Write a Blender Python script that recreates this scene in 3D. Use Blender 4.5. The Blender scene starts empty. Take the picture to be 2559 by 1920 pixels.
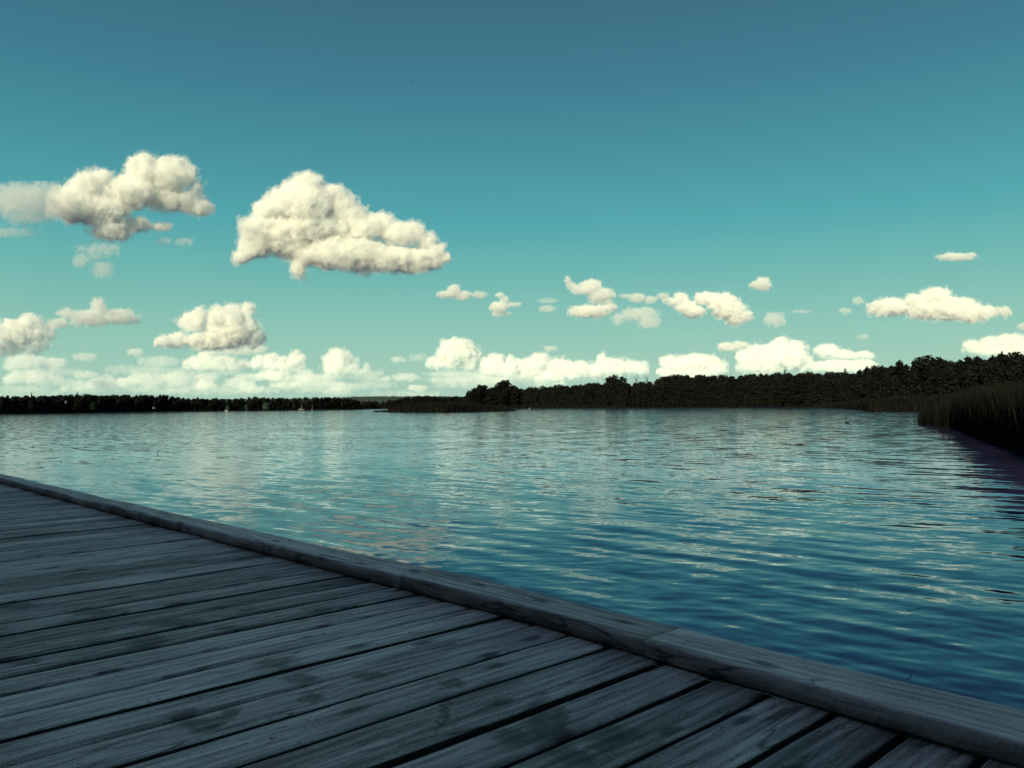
import bpy, math, random
import numpy as np
from mathutils import Matrix, Vector
R = math.radians
PI = math.pi

# ------------------------------------------------------------------ camera
EYE = 1.6                      # eye height over the water
F, CX, CY = 2022.84, 1279.5, 960.0
PITCH, ROLL = 0.02754, -0.008755
scene = bpy.context.scene
col = scene.collection
cp, sp = math.cos(PITCH), math.sin(PITCH)
fw = Vector((0, cp, sp)); up0 = Vector((0, -sp, cp)); rt0 = Vector((1, 0, 0))
cr, sr = math.cos(ROLL), math.sin(ROLL)
rt = rt0*cr + up0*sr
up = up0*cr - rt0*sr
cam_d = bpy.data.cameras.new('camera')
cam = bpy.data.objects.new('camera', cam_d); col.objects.link(cam)
m3 = Matrix((rt, up, -fw)).transposed()
cam.matrix_world = Matrix.Translation((0, 0, EYE)) @ m3.to_4x4()
cam_d.sensor_width = 36.0
cam_d.lens = F/2559*36.0
cam_d.clip_start = 0.05; cam_d.clip_end = 60000
scene.camera = cam

# ------------------------------------------------------------------ exposure
scene.view_settings.view_transform = 'Standard'
scene.view_settings.look = 'None'
scene.view_settings.exposure = 0.35
scene.view_settings.gamma = 1.0
scene.render.engine = 'CYCLES'
scene.cycles.use_denoising = True
scene.cycles.max_bounces = 22
scene.cycles.volume_bounces = 20
scene.cycles.transparent_max_bounces = 48
scene.cycles.diffuse_bounces = 2
scene.cycles.glossy_bounces = 3
scene.cycles.caustics_reflective = False
scene.cycles.caustics_refractive = False
scene.cycles.sample_clamp_indirect = 6.0

# ------------------------------------------------------------------ sun and sky
SUN_AZ, SUN_EL = -158.0, 23.0   # azimuth clockwise from the view direction (+Y)
sd = Vector((math.sin(R(SUN_AZ))*math.cos(R(SUN_EL)), math.cos(R(SUN_AZ))*math.cos(R(SUN_EL)), math.sin(R(SUN_EL))))
sun_d = bpy.data.lights.new('sun', 'SUN')
sun_d.energy = 3.7; sun_d.angle = R(0.5); sun_d.color = (1.0, 0.89, 0.53)
sun = bpy.data.objects.new('sun', sun_d); col.objects.link(sun)
sun.rotation_euler = sd.to_track_quat('Z', 'Y').to_euler()
sun.location = (0, 0, 60)

def lin(c):
    o = []
    for v in c:
        v /= 255.0
        o.append(v/12.92 if v <= 0.04045 else ((v+0.055)/1.055)**2.4)
    return o

world = bpy.data.worlds.new("World"); scene.world = world
world.use_nodes = True
wt = world.node_tree; wn = wt.nodes; wl = wt.links
wn.clear()
wo = wn.new('ShaderNodeOutputWorld'); bg = wn.new('ShaderNodeBackground')
bg.inputs['Strength'].default_value = 0.1
sky = wn.new('ShaderNodeTexSky'); sky.sky_type = 'NISHITA'; sky.sun_disc = False
sky.sun_elevation = R(SUN_EL); sky.sun_rotation = R(SUN_AZ)
tc = wn.new('ShaderNodeTexCoord'); sx = wn.new('ShaderNodeSeparateXYZ')
wl.new(tc.outputs['Generated'], sx.inputs[0])
asn = wn.new('ShaderNodeMath'); asn.operation = 'ARCSINE'; wl.new(sx.outputs['Z'], asn.inputs[0])
mr = wn.new('ShaderNodeMapRange'); mr.inputs['From Min'].default_value = 0; mr.inputs['From Max'].default_value = PI/2
wl.new(asn.outputs[0], mr.inputs['Value'])
ramp = wn.new('ShaderNodeValToRGB'); wl.new(mr.outputs[0], ramp.inputs[0])
STOPS = [(0.0, (172, 205, 188)), (2.0, (160, 202, 184)), (5.0, (139, 195, 178)), (9.0, (106, 181, 172)),
         (12.5, (76, 165, 170)), (17.0, (65, 144, 154)), (21.5, (57, 123, 142)), (27.0, (54, 105, 124)),
         (36, (58, 88, 114)), (60, (84, 107, 132)), (90, (98, 118, 142))]
el = ramp.color_ramp.elements
while len(el) < len(STOPS): el.new(0.5)
for e, (a, c) in zip(el, STOPS):
    e.position = a/90.0
for e, (a, c) in zip(el, STOPS):
    l = lin(c); e.color = (l[0], l[1], l[2], 1)
sc10 = wn.new('ShaderNodeVectorMath'); sc10.operation = 'SCALE'; sc10.inputs['Scale'].default_value = 10.0/2**0.35
wl.new(ramp.outputs[0], sc10.inputs[0])
mx = wn.new('ShaderNodeMix'); mx.data_type = 'RGBA'; mx.inputs[0].default_value = 0.93
wl.new(sky.outputs[0], mx.inputs[6]); wl.new(sc10.outputs[0], mx.inputs[7])
wl.new(mx.outputs[2], bg.inputs[0]); wl.new(bg.outputs[0], wo.inputs[0])

# ------------------------------------------------------------------ helpers
rng = np.random.default_rng(7)
rnd = random.Random(11)

def ray(px, py):
    """direction through a pixel of the photograph"""
    X = px-CX; Y = CY-py
    d = rt*X + up*Y + fw*F
    return d/math.hypot(d.x, d.y)           # unit horizontal length

def at(px, py, D):
    d = ray(px, py)
    return Vector((d.x*D, d.y*D, EYE+d.z*D))

def ground(px, D, z=0.0):
    d = ray(px, 1010)
    return Vector((d.x*D, d.y*D, z))

def on_plane(px, py, z):
    d = ray(px, py); t = (z-EYE)/d.z
    return Vector((d.x*t, d.y*t, z))

def tag(o, label=None, cat=None, group=None, kind=None):
    if label: o['label'] = label
    if cat: o['category'] = cat
    if group: o['group'] = group
    if kind: o['kind'] = kind
    return o

def mesh_np(name, V, Fc, mats=(), smooth=False):
    """Fc: (n,k) array of faces with k corners"""
    me = bpy.data.meshes.new(name)
    V = np.asarray(V, np.float32); Fc = np.asarray(Fc, np.int32)
    n, k = Fc.shape
    me.vertices.add(len(V)); me.vertices.foreach_set('co', V.ravel())
    me.loops.add(n*k); me.loops.foreach_set('vertex_index', Fc.ravel())
    me.polygons.add(n)
    me.polygons.foreach_set('loop_start', np.arange(0, n*k, k, dtype=np.int32))
    me.polygons.foreach_set('loop_total', np.full(n, k, np.int32))
    if smooth: me.polygons.foreach_set('use_smooth', np.ones(n, bool))
    me.update(calc_edges=True)
    for m in mats: me.materials.append(m)
    return me

def link(name, me, loc=(0, 0, 0), parent=None):
    o = bpy.data.objects.new(name, me); col.objects.link(o)
    o.location = loc
    if parent is not None: o.parent = parent
    return o

def empty(name, loc=(0, 0, 0)):
    o = bpy.data.objects.new(name, None); col.objects.link(o); o.location = loc
    o.empty_display_size = 0.1
    return o

def new_mat(name):
    m = bpy.data.materials.new(name); m.use_nodes = True
    nt = m.node_tree; nt.nodes.clear()
    out = nt.nodes.new('ShaderNodeOutputMaterial')
    return m, nt, out

def N(nt, typ, **kw):
    n = nt.nodes.new(typ)
    for k, v in kw.items():
        if hasattr(n, k): setattr(n, k, v)
        else: n.inputs[k.replace('_', ' ')].default_value = v
    return n

def simple_mat(name, c, rough=0.8, var=0.0, scale=1.0, spec=0.3):
    m, nt, out = new_mat(name)
    b = N(nt, 'ShaderNodeBsdfPrincipled'); b.inputs['Roughness'].default_value = rough
    b.inputs['Specular IOR Level'].default_value = spec
    if var:
        t = N(nt, 'ShaderNodeTexCoord'); no = N(nt, 'ShaderNodeTexNoise'); no.inputs['Scale'].default_value = scale
        no.inputs['Detail'].default_value = 4
        nt.links.new(t.outputs['Object'], no.inputs['Vector'])
        r = N(nt, 'ShaderNodeValToRGB')
        r.color_ramp.elements[0].position = .3; r.color_ramp.elements[1].position = .7
        r.color_ramp.elements[0].color = (*[v*(1-var) for v in c], 1)
        r.color_ramp.elements[1].color = (*[v*(1+var) for v in c], 1)
        nt.links.new(no.outputs['Fac'], r.inputs[0]); nt.links.new(r.outputs[0], b.inputs['Base Color'])
    else:
        b.inputs['Base Color'].default_value = (*c, 1)
    nt.links.new(b.outputs[0], out.inputs['Surface'])
    return m

# ---- numpy value noise ------------------------------------------------
_perm = rng.random((64, 64, 64)).astype(np.float32)
def vnoise(P):
    i = np.floor(P).astype(np.int64); f = (P-i).astype(np.float32)
    f = f*f*f*(f*(f*6-15)+10)
    i &= 63; j = (i+1) & 63
    x0, y0, z0 = i[..., 0], i[..., 1], i[..., 2]; x1, y1, z1 = j[..., 0], j[..., 1], j[..., 2]
    fx, fy, fz = f[..., 0], f[..., 1], f[..., 2]
    def L(a, b, t): return a+(b-a)*t
    return L(L(L(_perm[x0, y0, z0], _perm[x1, y0, z0], fx), L(_perm[x0, y1, z0], _perm[x1, y1, z0], fx), fy),
             L(L(_perm[x0, y0, z1], _perm[x1, y0, z1], fx), L(_perm[x0, y1, z1], _perm[x1, y1, z1], fx), fy), fz)*2-1
def fbm(P, octv=4, gain=0.5, billow=False):
    a, s, n = 1.0, 0.0, 0.0
    for k in range(octv):
        v = vnoise(P+17.3*k)
        if billow: v = 1-2*np.abs(v)
        s = s+a*v; n += a; a *= gain; P = P*2.03
    return s/n

def surface_nets(Fd):
    """closed surface where Fd>0, on a grid padded with negatives; returns verts in grid units and quads"""
    S = Fd > 0
    nx, ny, nz = Fd.shape
    c = np.zeros((nx-1, ny-1, nz-1, 3), np.float32); cnt = np.zeros((nx-1, ny-1, nz-1), np.float32)
    for ax in range(3):
        for a in (0, 1):
            for b in (0, 1):
                s0 = [None]*3; s1 = [None]*3
                oth = [k for k in range(3) if k != ax]
                for k, o in zip(oth, (a, b)):
                    s0[k] = slice(o, Fd.shape[k]-1+o); s1[k] = s0[k]
                s0[ax] = slice(0, Fd.shape[ax]-1); s1[ax] = slice(1, Fd.shape[ax])
                A = Fd[tuple(s0)]; B = Fd[tuple(s1)]
                msk = (A > 0) != (B > 0)
                t = np.where(msk, A/np.where(msk, A-B, 1), 0)
                cnt += msk
                c[..., ax] += np.where(msk, t, 0)
                for k, o in zip(oth, (a, b)):
                    if o: c[..., k] += msk
    act = cnt > 0
    idx = -np.ones(act.shape, np.int64); idx[act] = np.arange(act.sum())
    g = np.stack(np.nonzero(act), -1).astype(np.float32)
    V = g + c[act]/cnt[act][:, None]
    Q = []
    for ax in range(3):
        s0 = [slice(None)]*3; s1 = [slice(None)]*3
        s0[ax] = slice(0, -1); s1[ax] = slice(1, None)
        msk = S[tuple(s0)] != S[tuple(s1)]
        e = np.stack(np.nonzero(msk), -1)
        o1, o2 = [(1, 2), (2, 0), (0, 1)][ax]
        ok = (e[:, o1] > 0) & (e[:, o2] > 0) & (e[:, o1] < Fd.shape[o1]-1) & (e[:, o2] < Fd.shape[o2]-1)
        e = e[ok]
        pos = S[tuple(e.T)]
        def cell(d1, d2):
            k = e.copy(); k[:, o1] -= d1; k[:, o2] -= d2
            return idx[k[:, 0], k[:, 1], k[:, 2]]
        q = np.stack([cell(1, 1), cell(0, 1), cell(0, 0), cell(1, 0)], -1)
        q[~pos] = q[~pos][:, ::-1]
        Q.append(q)
    return V, np.concatenate(Q)


# ------------------------------------------------------------------ water
def make_water():
    # fan of real ripples in front, calm sheet round it
    h = EYE
    k = 809.0*h
    rows = [k/y for y in np.arange(980, 9, -0.9)]
    while rows[-1] < 9000: rows.append(rows[-1]*1.12)
    rr = np.array(rows); na = 560
    az = np.radians(np.linspace(-62, 62, na))
    Rr, A = np.meshgrid(rr, az, indexing='ij')
    X = Rr*np.sin(A); Y = Rr*np.cos(A); Z = np.zeros_like(X)
    dr = np.gradient(rr)[:, None]; spacing = np.maximum(dr, Rr*(az[1]-az[0]))
    g = np.random.default_rng(3)
    for i in range(70):
        lam = 0.12*(0.55/0.12)**g.random()
        th = R(46.9)+g.normal(0, R(13)) if i % 4 else R(10)+g.normal(0, R(35))
        kk = 2*PI/lam; amp = 0.0098*lam/(2*PI)*1.0
        fade = np.clip((lam/spacing-3)/3, 0, 1)
        ph = g.random()*6.28
        pm = 0.55+0.45*np.sin(X*0.21*g.normal()+Y*0.21*g.normal()+g.random()*6)
        Z += fade*amp*pm*np.sin(kk*(X*math.sin(th)+Y*math.cos(th))+ph)
    nr = len(rr)
    V = np.stack([X, Y, Z], -1).reshape(-1, 3)
    i, j = np.meshgrid(np.arange(nr-1), np.arange(na-1), indexing='ij')
    q = np.stack([i*na+j, (i+1)*na+j, (i+1)*na+j+1, i*na+j+1], -1).reshape(-1, 4)[:, ::-1]
    # the rest of the circle, flat
    az2 = np.radians(np.linspace(62, 298, 60)); r0 = len(V)
    R2, A2 = np.meshgrid(np.array([rr[0], 20., 200., rr[-1]]), az2, indexing='ij')
    V2 = np.stack([R2*np.sin(A2), R2*np.cos(A2), 0*R2-0.004], -1).reshape(-1, 3)
    i, j = np.meshgrid(np.arange(3), np.arange(59), indexing='ij')
    q2 = np.stack([i*60+j, (i+1)*60+j, (i+1)*60+j+1, i*60+j+1], -1).reshape(-1, 4)[:, ::-1]+r0
    ca = len(V)+len(V2)
    me = mesh_np('water', np.concatenate([V, V2]), np.concatenate([q, q2]), [], smooth=True)
    m, nt, out = new_mat('lake_water')
    L = nt.links.new
    df = N(nt, 'ShaderNodeBsdfDiffuse'); df.inputs['Color'].default_value = (0.052, 0.052, 0.145, 1)
    gl = N(nt, 'ShaderNodeBsdfGlossy'); gl.inputs['Color'].default_value = (0.74, 0.90, 1.0, 1); gl.inputs['Roughness'].default_value = 0.05
    fr = N(nt, 'ShaderNodeFresnel'); fr.inputs['IOR'].default_value = 1.42
    b = N(nt, 'ShaderNodeMixShader'); L(fr.outputs[0], b.inputs[0]); L(df.outputs[0], b.inputs[1]); L(gl.outputs[0], b.inputs[2])
    geo = N(nt, 'ShaderNodeNewGeometry')
    def slope(ang, sxy, scale, detail, rough, amp, off):
        mp = N(nt, 'ShaderNodeMapping'); mp.vector_type = 'TEXTURE'
        mp.inputs['Rotation'].default_value = (0, 0, R(ang)); mp.inputs['Scale'].default_value = (sxy, 1, 1)
        mp.inputs['Location'].default_value = (off, off*1.7, 0)
        L(geo.outputs['Position'], mp.inputs[0])
        no = N(nt, 'ShaderNodeTexNoise'); no.noise_dimensions = '2D'; no.inputs['Scale'].default_value = scale
        no.inputs['Detail'].default_value = detail; no.inputs['Roughness'].default_value = rough
        L(mp.outputs[0], no.inputs['Vector'])
        s1 = N(nt, 'ShaderNodeVectorMath', operation='SUBTRACT'); s1.inputs[1].default_value = (.5, .5, .5)
        L(no.outputs['Color'], s1.inputs[0])
        s2 = N(nt, 'ShaderNodeVectorMath', operation='MULTIPLY'); s2.inputs[1].default_value = (amp*.45, amp, 0)
        L(s1.outputs[0], s2.inputs[0])
        rt_ = N(nt, 'ShaderNodeVectorRotate', rotation_type='Z_AXIS'); rt_.inputs['Angle'].default_value = R(ang)
        L(s2.outputs[0], rt_.inputs['Vector'])
        return rt_.outputs[0]
    a = slope(-44, 4.5, 2.1, 2, .5, 0.17, 3.1)
    c = slope(-30, 4.0, 3.9, 2, .55, 0.17, 9.7)
    d = slope(2, 3.0, 9.0, 2, .6, 0.12, 5.3)
    ad = N(nt, 'ShaderNodeVectorMath', operation='ADD'); L(a, ad.inputs[0]); L(c, ad.inputs[1])
    ad2 = N(nt, 'ShaderNodeVectorMath', operation='ADD'); L(ad.outputs[0], ad2.inputs[0]); L(d, ad2.inputs[1])
    # wind patches
    mpw = N(nt, 'ShaderNodeMapping'); mpw.inputs['Scale'].default_value = (0.03, 0.11, 1); L(geo.outputs['Position'], mpw.inputs[0])
    nw = N(nt, 'ShaderNodeTexNoise'); nw.inputs['Scale'].default_value = 1.0; nw.inputs['Detail'].default_value = 3
    L(mpw.outputs[0], nw.inputs['Vector'])
    mrw = N(nt, 'ShaderNodeMapRange'); mrw.inputs['From Min'].default_value = .38; mrw.inputs['From Max'].default_value = .62
    mrw.inputs['To Min'].default_value = .6; mrw.inputs['To Max'].default_value = 1.15
    L(nw.outputs['Fac'], mrw.inputs['Value'])
    scl = N(nt, 'ShaderNodeVectorMath', operation='SCALE'); L(ad2.outputs[0], scl.inputs[0]); L(mrw.outputs[0], scl.inputs['Scale'])
    ad3 = N(nt, 'ShaderNodeVectorMath', operation='ADD'); L(geo.outputs['Normal'], ad3.inputs[0]); L(scl.outputs[0], ad3.inputs[1])
    nm = N(nt, 'ShaderNodeVectorMath', operation='NORMALIZE'); L(ad3.outputs[0], nm.inputs[0])
    L(nm.outputs[0], gl.inputs['Normal']); L(nm.outputs[0], fr.inputs['Normal'])
    L(b.outputs[0], out.inputs['Surface'])
    me.materials.append(m)
    o = link('water', me); tag(o, kind='structure')
make_water()

# ------------------------------------------------------------------ land
def interp(x, pts):
    return float(np.interp(x, [p[0] for p in pts], [p[1] for p in pts]))
SHORE = [(-1500, 420), (0, 483), (470, 622), (800, 690), (905, 730), (925, 1000), (1150, 1000), (1165, 720), (1300, 720), (1553, 570),
         (1788, 560), (2034, 470), (2110, 330), (2200, 250), (2559, 150), (3200, 90), (4200, 60)]
WOODD = [(-1500, 430), (0, 490), (470, 630), (800, 700), (905, 740), (925, 1010), (1150, 1010), (1165, 730), (1300, 728), (1553, 580),
         (1788, 570), (2034, 480), (2200, 410), (2559, 330), (3200, 250)]
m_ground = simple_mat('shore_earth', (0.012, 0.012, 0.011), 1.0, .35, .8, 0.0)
def make_land():
    pxs = np.concatenate([np.arange(-1500, 4200, 25)])
    offs = [(-3, -0.4), (0, 0.02), (4, 0.5), (30, 1.2), (120, 2.5), (400, 4.0), (1500, 8.0)]
    V = []
    for px in pxs:
        D = interp(px, SHORE)
        for i, (o_, z) in enumerate(offs):
            p = ground(px, D*(1+0.0)+o_, z + (rnd.uniform(-.1, .1)*z if i > 1 else 0))
            V.append(p)
    k = len(offs); n = len(pxs)
    i, j = np.meshgrid(np.arange(n-1), np.arange(k-1), indexing='ij')
    q = np.stack([i*k+j, (i+1)*k+j, (i+1)*k+j+1, i*k+j+1], -1).reshape(-1, 4)[:, ::-1]
    me = mesh_np('ground', V, q, [m_ground])
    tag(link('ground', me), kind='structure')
make_land()

# distant wooded hill seen through the gap of the bay
m_hill = simple_mat('distant_canopy', (0.040, 0.058, 0.046), .95, .35, .05)
def make_hills():
    pxs = np.arange(-300, 1500, 3.0); D = 2300
    V = []
    rows = [(0, 0), (40, .55), (110, .8), (200, .95), (330, 1.0), (600, 0.6)]
    for a, px in enumerate(pxs):
        top = interp(px, [(-300, 1000), (300, 1001), (820, 996), (880, 992), (960, 991), (1100, 991), (1400, 1000)])
        zt = at(px, top, D+330).z
        for b, (o_, f) in enumerate(rows):
            z = zt*f + (rnd.uniform(-2.2, 1.6) if f > 0 else -1)
            V.append(ground(px, D+o_, z))
    k = len(rows); n = len(pxs)
    i, j = np.meshgrid(np.arange(n-1), np.arange(k-1), indexing='ij')
    q = np.stack([i*k+j, (i+1)*k+j, (i+1)*k+j+1, i*k+j+1], -1).reshape(-1, 4)[:, ::-1]
    tag(link('hills', mesh_np('hills', V, q, [m_hill])), kind='structure')
make_hills()

# ------------------------------------------------------------------ trees
def leaf_mat(name, c):
    m, nt, out = new_mat(name)
    b = N(nt, 'ShaderNodeBsdfPrincipled'); b.inputs['Roughness'].default_value = .75
    b.inputs['Specular IOR Level'].default_value = .05
    oi = N(nt, 'ShaderNodeObjectInfo'); geo = N(nt, 'ShaderNodeNewGeometry')
    no = N(nt, 'ShaderNodeTexNoise'); no.inputs['Scale'].default_value = .45; no.inputs['Detail'].default_value = 2
    nt.links.new(geo.outputs['Position'], no.inputs['Vector'])
    ad = N(nt, 'ShaderNodeMath', operation='ADD'); nt.links.new(oi.outputs['Random'], ad.inputs[0]); nt.links.new(no.outputs['Fac'], ad.inputs[1])
    r = N(nt, 'ShaderNodeValToRGB'); r.color_ramp.elements[0].position = .2; r.color_ramp.elements[1].position = 1.5/1.5
    r.color_ramp.elements[0].color = (*[v*.6 for v in c], 1); r.color_ramp.elements[1].color = (*[v*1.35 for v in c], 1)
    nt.links.new(ad.outputs[0], r.inputs[0]); nt.links.new(r.outputs[0], b.inputs['Base Color'])
    nt.links.new(b.outputs[0], out.inputs['Surface'])
    return m
m_leaf = leaf_mat('dark_foliage', (0.0085, 0.0095, 0.0085))
m_pine = leaf_mat('pine_foliage', (0.0075, 0.0085, 0.0075))
m_pale = leaf_mat('pale_willow_foliage', (0.05, 0.078, 0.060))
m_mid = leaf_mat('mid_green_foliage', (0.020, 0.029, 0.023))
m_bark = simple_mat('bark', (0.020, 0.018, 0.017), 1.0, .3, 3, 0.0)

def quads(C, n1, n2):
    """quad per centre: C +- n1 +- n2"""
    V = np.stack([C-n1-n2, C+n1-n2, C+n1+n2, C-n1+n2], 1).reshape(-1, 3)
    return V, np.arange(len(V)).reshape(-1, 4)

def rand_dirs(g, n):
    v = g.normal(size=(n, 3)); return v/np.linalg.norm(v, axis=1)[:, None]

def leaves(blobs, n, size, seed, flat=0.0):
    """leaf clumps spread through blobs (x,y,z,rx,ry,rz)"""
    g = np.random.default_rng(seed)
    B = np.array(blobs, float); vol = (B[:, 3]*B[:, 4]*B[:, 5])**(2/3); vol /= vol.sum()
    id_ = g.choice(len(B), n, p=vol); b = B[id_]
    d = rand_dirs(g, n); r = g.random(n)**0.33*(1+g.normal(0, .07, n))
    C = b[:, :3]+d*b[:, 3:6]*r[:, None]
    a = rand_dirs(g, n); c = rand_dirs(g, n)
    a[:, 2] *= (1-flat)
    c = np.cross(a, c); c /= np.linalg.norm(c, axis=1)[:, None]+1e-6
    sz = size*g.uniform(.55, 1.3, n)[:, None]
    return quads(C, a*sz*.5, c*sz*.38)

def tubes(segs, k=6):
    V, Q = [], []
    for (p, q, r0, r1) in segs:
        p = Vector(p); q = Vector(q); d = (q-p).normalized()
        a = d.orthogonal().normalized(); b = d.cross(a); o = len(V)
        for c, r in ((p, r0), (q, r1)):
            for i in range(k):
                t = 2*PI*i/k; V.append(c+(a*math.cos(t)+b*math.sin(t))*r)
        for i in range(k): Q.append((o+i, o+(i+1) % k, o+k+(i+1) % k, o+k+i))
    return np.array([tuple(v) for v in V]), np.array(Q)

def proto_round(seed, n=3600, w=4.2, h=12., lobes=15, mat=None, size=.55):
    r = random.Random(seed); bl = []; br = []
    for i in range(lobes):
        t = i/(lobes-1); z = h*(.30+.60*t)
        rad = w*math.sqrt(max(0, 1-((t-.42)/.66)**2))*.70
        a = r.uniform(0, 6.28); q = rad*r.uniform(.45, 1.0)
        s = w*r.uniform(.22, .42)
        bl.append((q*math.cos(a), q*math.sin(a), z, s, s, s*r.uniform(.65, .95)))
        br.append(((0, 0, z*r.uniform(.45, .7)), (q*math.cos(a), q*math.sin(a), z), .09, .03))
    bl.append((0, 0, h*.58, w*.62, w*.62, h*.24)); bl.append((0, 0, h*.25, w*.7, w*.7, h*.20))
    crown = leaves(bl, n, size, seed)
    trunk = tubes([((0, 0, -.8), (.1, .1, h*.35), .26, .19), ((.1, .1, h*.35), (0, 0, h*.8), .19, .06)]+br)
    return crown, trunk, mat or m_leaf
def proto_pine(seed, n=3000, w=3.6, h=13., mat=None):
    r = random.Random(seed); bl = []; br = []
    for i in range(22):
        t = i/21; z = h*(.28+.70*t)
        rad = w*(1-t**2.2)*.72+.3
        a = i*2.4+r.uniform(-.5, .5); q = rad*r.uniform(.5, 1.0)
        bl.append((q*math.cos(a), q*math.sin(a), z, .55+w*.20*(1-t*.4), .55+w*.20*(1-t*.4), .42+.22*r.random()))
        br.append(((0, 0, z-.5), (q*math.cos(a), q*math.sin(a), z), .07, .02))
        if t > .5: bl.append((q*1.05*math.cos(a), q*1.05*math.sin(a), z+.5, .22, .22, .8))
    bl.append((0, 0, h*.3, w*.6, w*.6, h*.22))
    crown = leaves(bl, n, .42, seed)
    trunk = tubes([((0, 0, -.8), (0.1, 0, h*.5), .22, .15), ((.1, 0, h*.5), (0, 0, h*.99), .15, .03)]+br)
    return crown, trunk, mat or m_pine
def proto_spire(seed, h=13.):
    r = random.Random(seed); bl = []
    for i in range(16):
        t = i/15; z = h*(.12+.86*t); w = 2.5*(1-t)+.15
        for k in range(3):
            a = r.uniform(0, 6.28); bl.append((w*.55*math.cos(a), w*.55*math.sin(a), z, w*.55+.1, w*.55+.1, .33))
    return leaves(bl, 2200, .38, seed), tubes([((0, 0, -.8), (0, 0, h), .2, .02)]), m_pine
def proto_bare(seed, h=12.):
    r = random.Random(seed); sg = [((0, 0, -.5), (0, 0, h*.5), .16, .1), ((0, 0, h*.5), (.2, 0, h), .1, .02)]
    for i in range(26):
        z = h*r.uniform(.35, .9); a = r.uniform(0, 6.28); l = r.uniform(.8, 2.2)
        e = (l*math.cos(a)*.6, l*math.sin(a)*.6, z+l*1.1); sg.append(((0.05, 0, z), e, .05, .02))
        for _ in range(3):
            sg.append((e, (e[0]+r.uniform(-.5, .5), e[1]+r.uniform(-.5, .5), e[2]+r.uniform(.3, .9)), .02, .01))
    return None, tubes(sg, 4), None

PROT = {}
def reg(key, name, p, h):
    crown, trunk, mat = p
    tm = mesh_np('trunk', trunk[0], trunk[1], [m_bark])
    cm = mesh_np('crown', crown[0], crown[1], [mat]) if crown else None
    PROT[key] = (name, cm, tm, h)
for k_, sd_ in (('r0', 1), ('r1', 2), ('r2', 3)): reg(k_, 'broadleaf_tree', proto_round(sd_), 12.)
reg('wide', 'broadleaf_tree', proto_round(5, 4200, 5.6, 12., 20), 12.)
for k_, sd_ in (('p0', 4), ('p1', 6), ('p2', 8)): reg(k_, 'pine_tree', proto_pine(sd_), 13.2)
reg('spire', 'spruce_tree', proto_spire(9), 13.)
reg('bare', 'bare_tree', proto_bare(10), 12.)
reg('m0', 'broadleaf_tree', proto_round(21, mat=m_mid), 12.)
reg('m1', 'broadleaf_tree', proto_round(22, mat=m_mid), 12.)
reg('pale', 'willow_bush', proto_round(23, 2600, 5.5, 10., 16, mat=m_pale), 10.)

def tree(key, px, D, ytop, label, group, wf=1.0, z0=1.0, cat='tree', name=None):
    nm, cm, tm, h = PROT[key]
    d = ray(px, ytop); ztop = EYE+d.z*D
    s = max((ztop-z0)/h, .15)
    root = empty(name or nm, ground(px, D, z0))
    root.scale = (s*wf, s*wf, s); root.rotation_euler.z = rnd.uniform(0, 6.28)
    tag(root, label, cat, group)
    if cm: link('crown', cm, parent=root)
    link('trunk', tm, parent=root)
    return root

TOP_L = [(-300, 990), (0, 990), (72, 988), (180, 985), (230, 985), (290, 986), (420, 985), (463, 995), (540, 995), (590, 994), (612, 991), (660, 990),
         (667, 994), (740, 993), (800, 991), (850, 991), (880, 996), (905, 1003), (930, 1004)]
TOP_M = [(900, 1004), (960, 1003), (990, 997), (1013, 992), (1071, 988), (1100, 991), (1165, 990)]
TOP_R = [(1165, 990), (1180, 975), (1200, 972), (1230, 969), (1286, 968), (1292, 969), (1357, 964), (1447, 959), (1512, 956), (1571, 957), (1633, 950), (1687, 937),
         (1800, 937), (1830, 937), (1915, 934), (1962, 930), (2042, 932), (2090, 931), (2134, 932), (2174, 917), (2189, 913), (2225, 917), (2262, 915), (2298, 896),
         (2335, 892), (2401, 901), (2419, 891), (2474, 890), (2500, 885), (2559, 884), (2700, 880), (3000, 870)]
def profile_row(x0, x1, top, dx, keys, off, low, label, group, sc=1.0, z0=1.0):
    x = x0
    while x < x1:
        D = interp(x, WOODD)+off+rnd.uniform(-3, 3)
        y = interp(x, top)+low+rnd.gauss(0, 1.0)*sc
        key = rnd.choice(keys)
        tree(key, x, D, y, label, group, wf=rnd.uniform(.85, 1.15), z0=z0)
        x += dx*rnd.uniform(.75, 1.25)
GL = 'trees in the wood along the left far shore'
lab = 'dark tree in the low wood along the left far shore'
profile_row(-60, 560, TOP_L, 14, ['r0', 'r1', 'r2', 'wide'], 12, 1.5, lab, GL, .7)
lab = 'dark green tree in the paler stretch of the left far shore'
profile_row(560, 790, TOP_L, 14, ['m0', 'm1', 'r0'], 12, 1, lab, 'trees in the paler stretch of the left far shore')
profile_row(555, 790, TOP_L, 21, ['m0', 'm1', 'r1'], 2, 10, lab, 'trees in the paler stretch of the left far shore')
lab = 'dark tree on the point where the left far shore ends'
profile_row(790, 925, TOP_L, 11, ['r0', 'r1', 'r2'], 10, 1, lab, 'trees on the point of the left far shore', .6)
lab = 'dark tree on the middle shore behind the reed island'
profile_row(915, 1180, TOP_M, 10, ['r0', 'r1', 'wide'], 12, .5, lab, 'trees on the middle shore behind the reed island', .5)
lab = 'black tree in the forest on the right shore'; GR = 'trees in the black forest on the right shore'
profile_row(1180, 2150, TOP_R, 13.5, ['r0', 'r1', 'r2', 'wide', 'r1', 'wide', 'p1'], 18, 1.5, lab, GR, .9)
profile_row(1180, 2150, TOP_R, 26, ['r0', 'r1', 'wide'], 4, 14, lab, GR)
lab = 'black pine like tree in the tall wood above the right reeds'; GP = 'pines in the tall wood above the right reeds'
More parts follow.
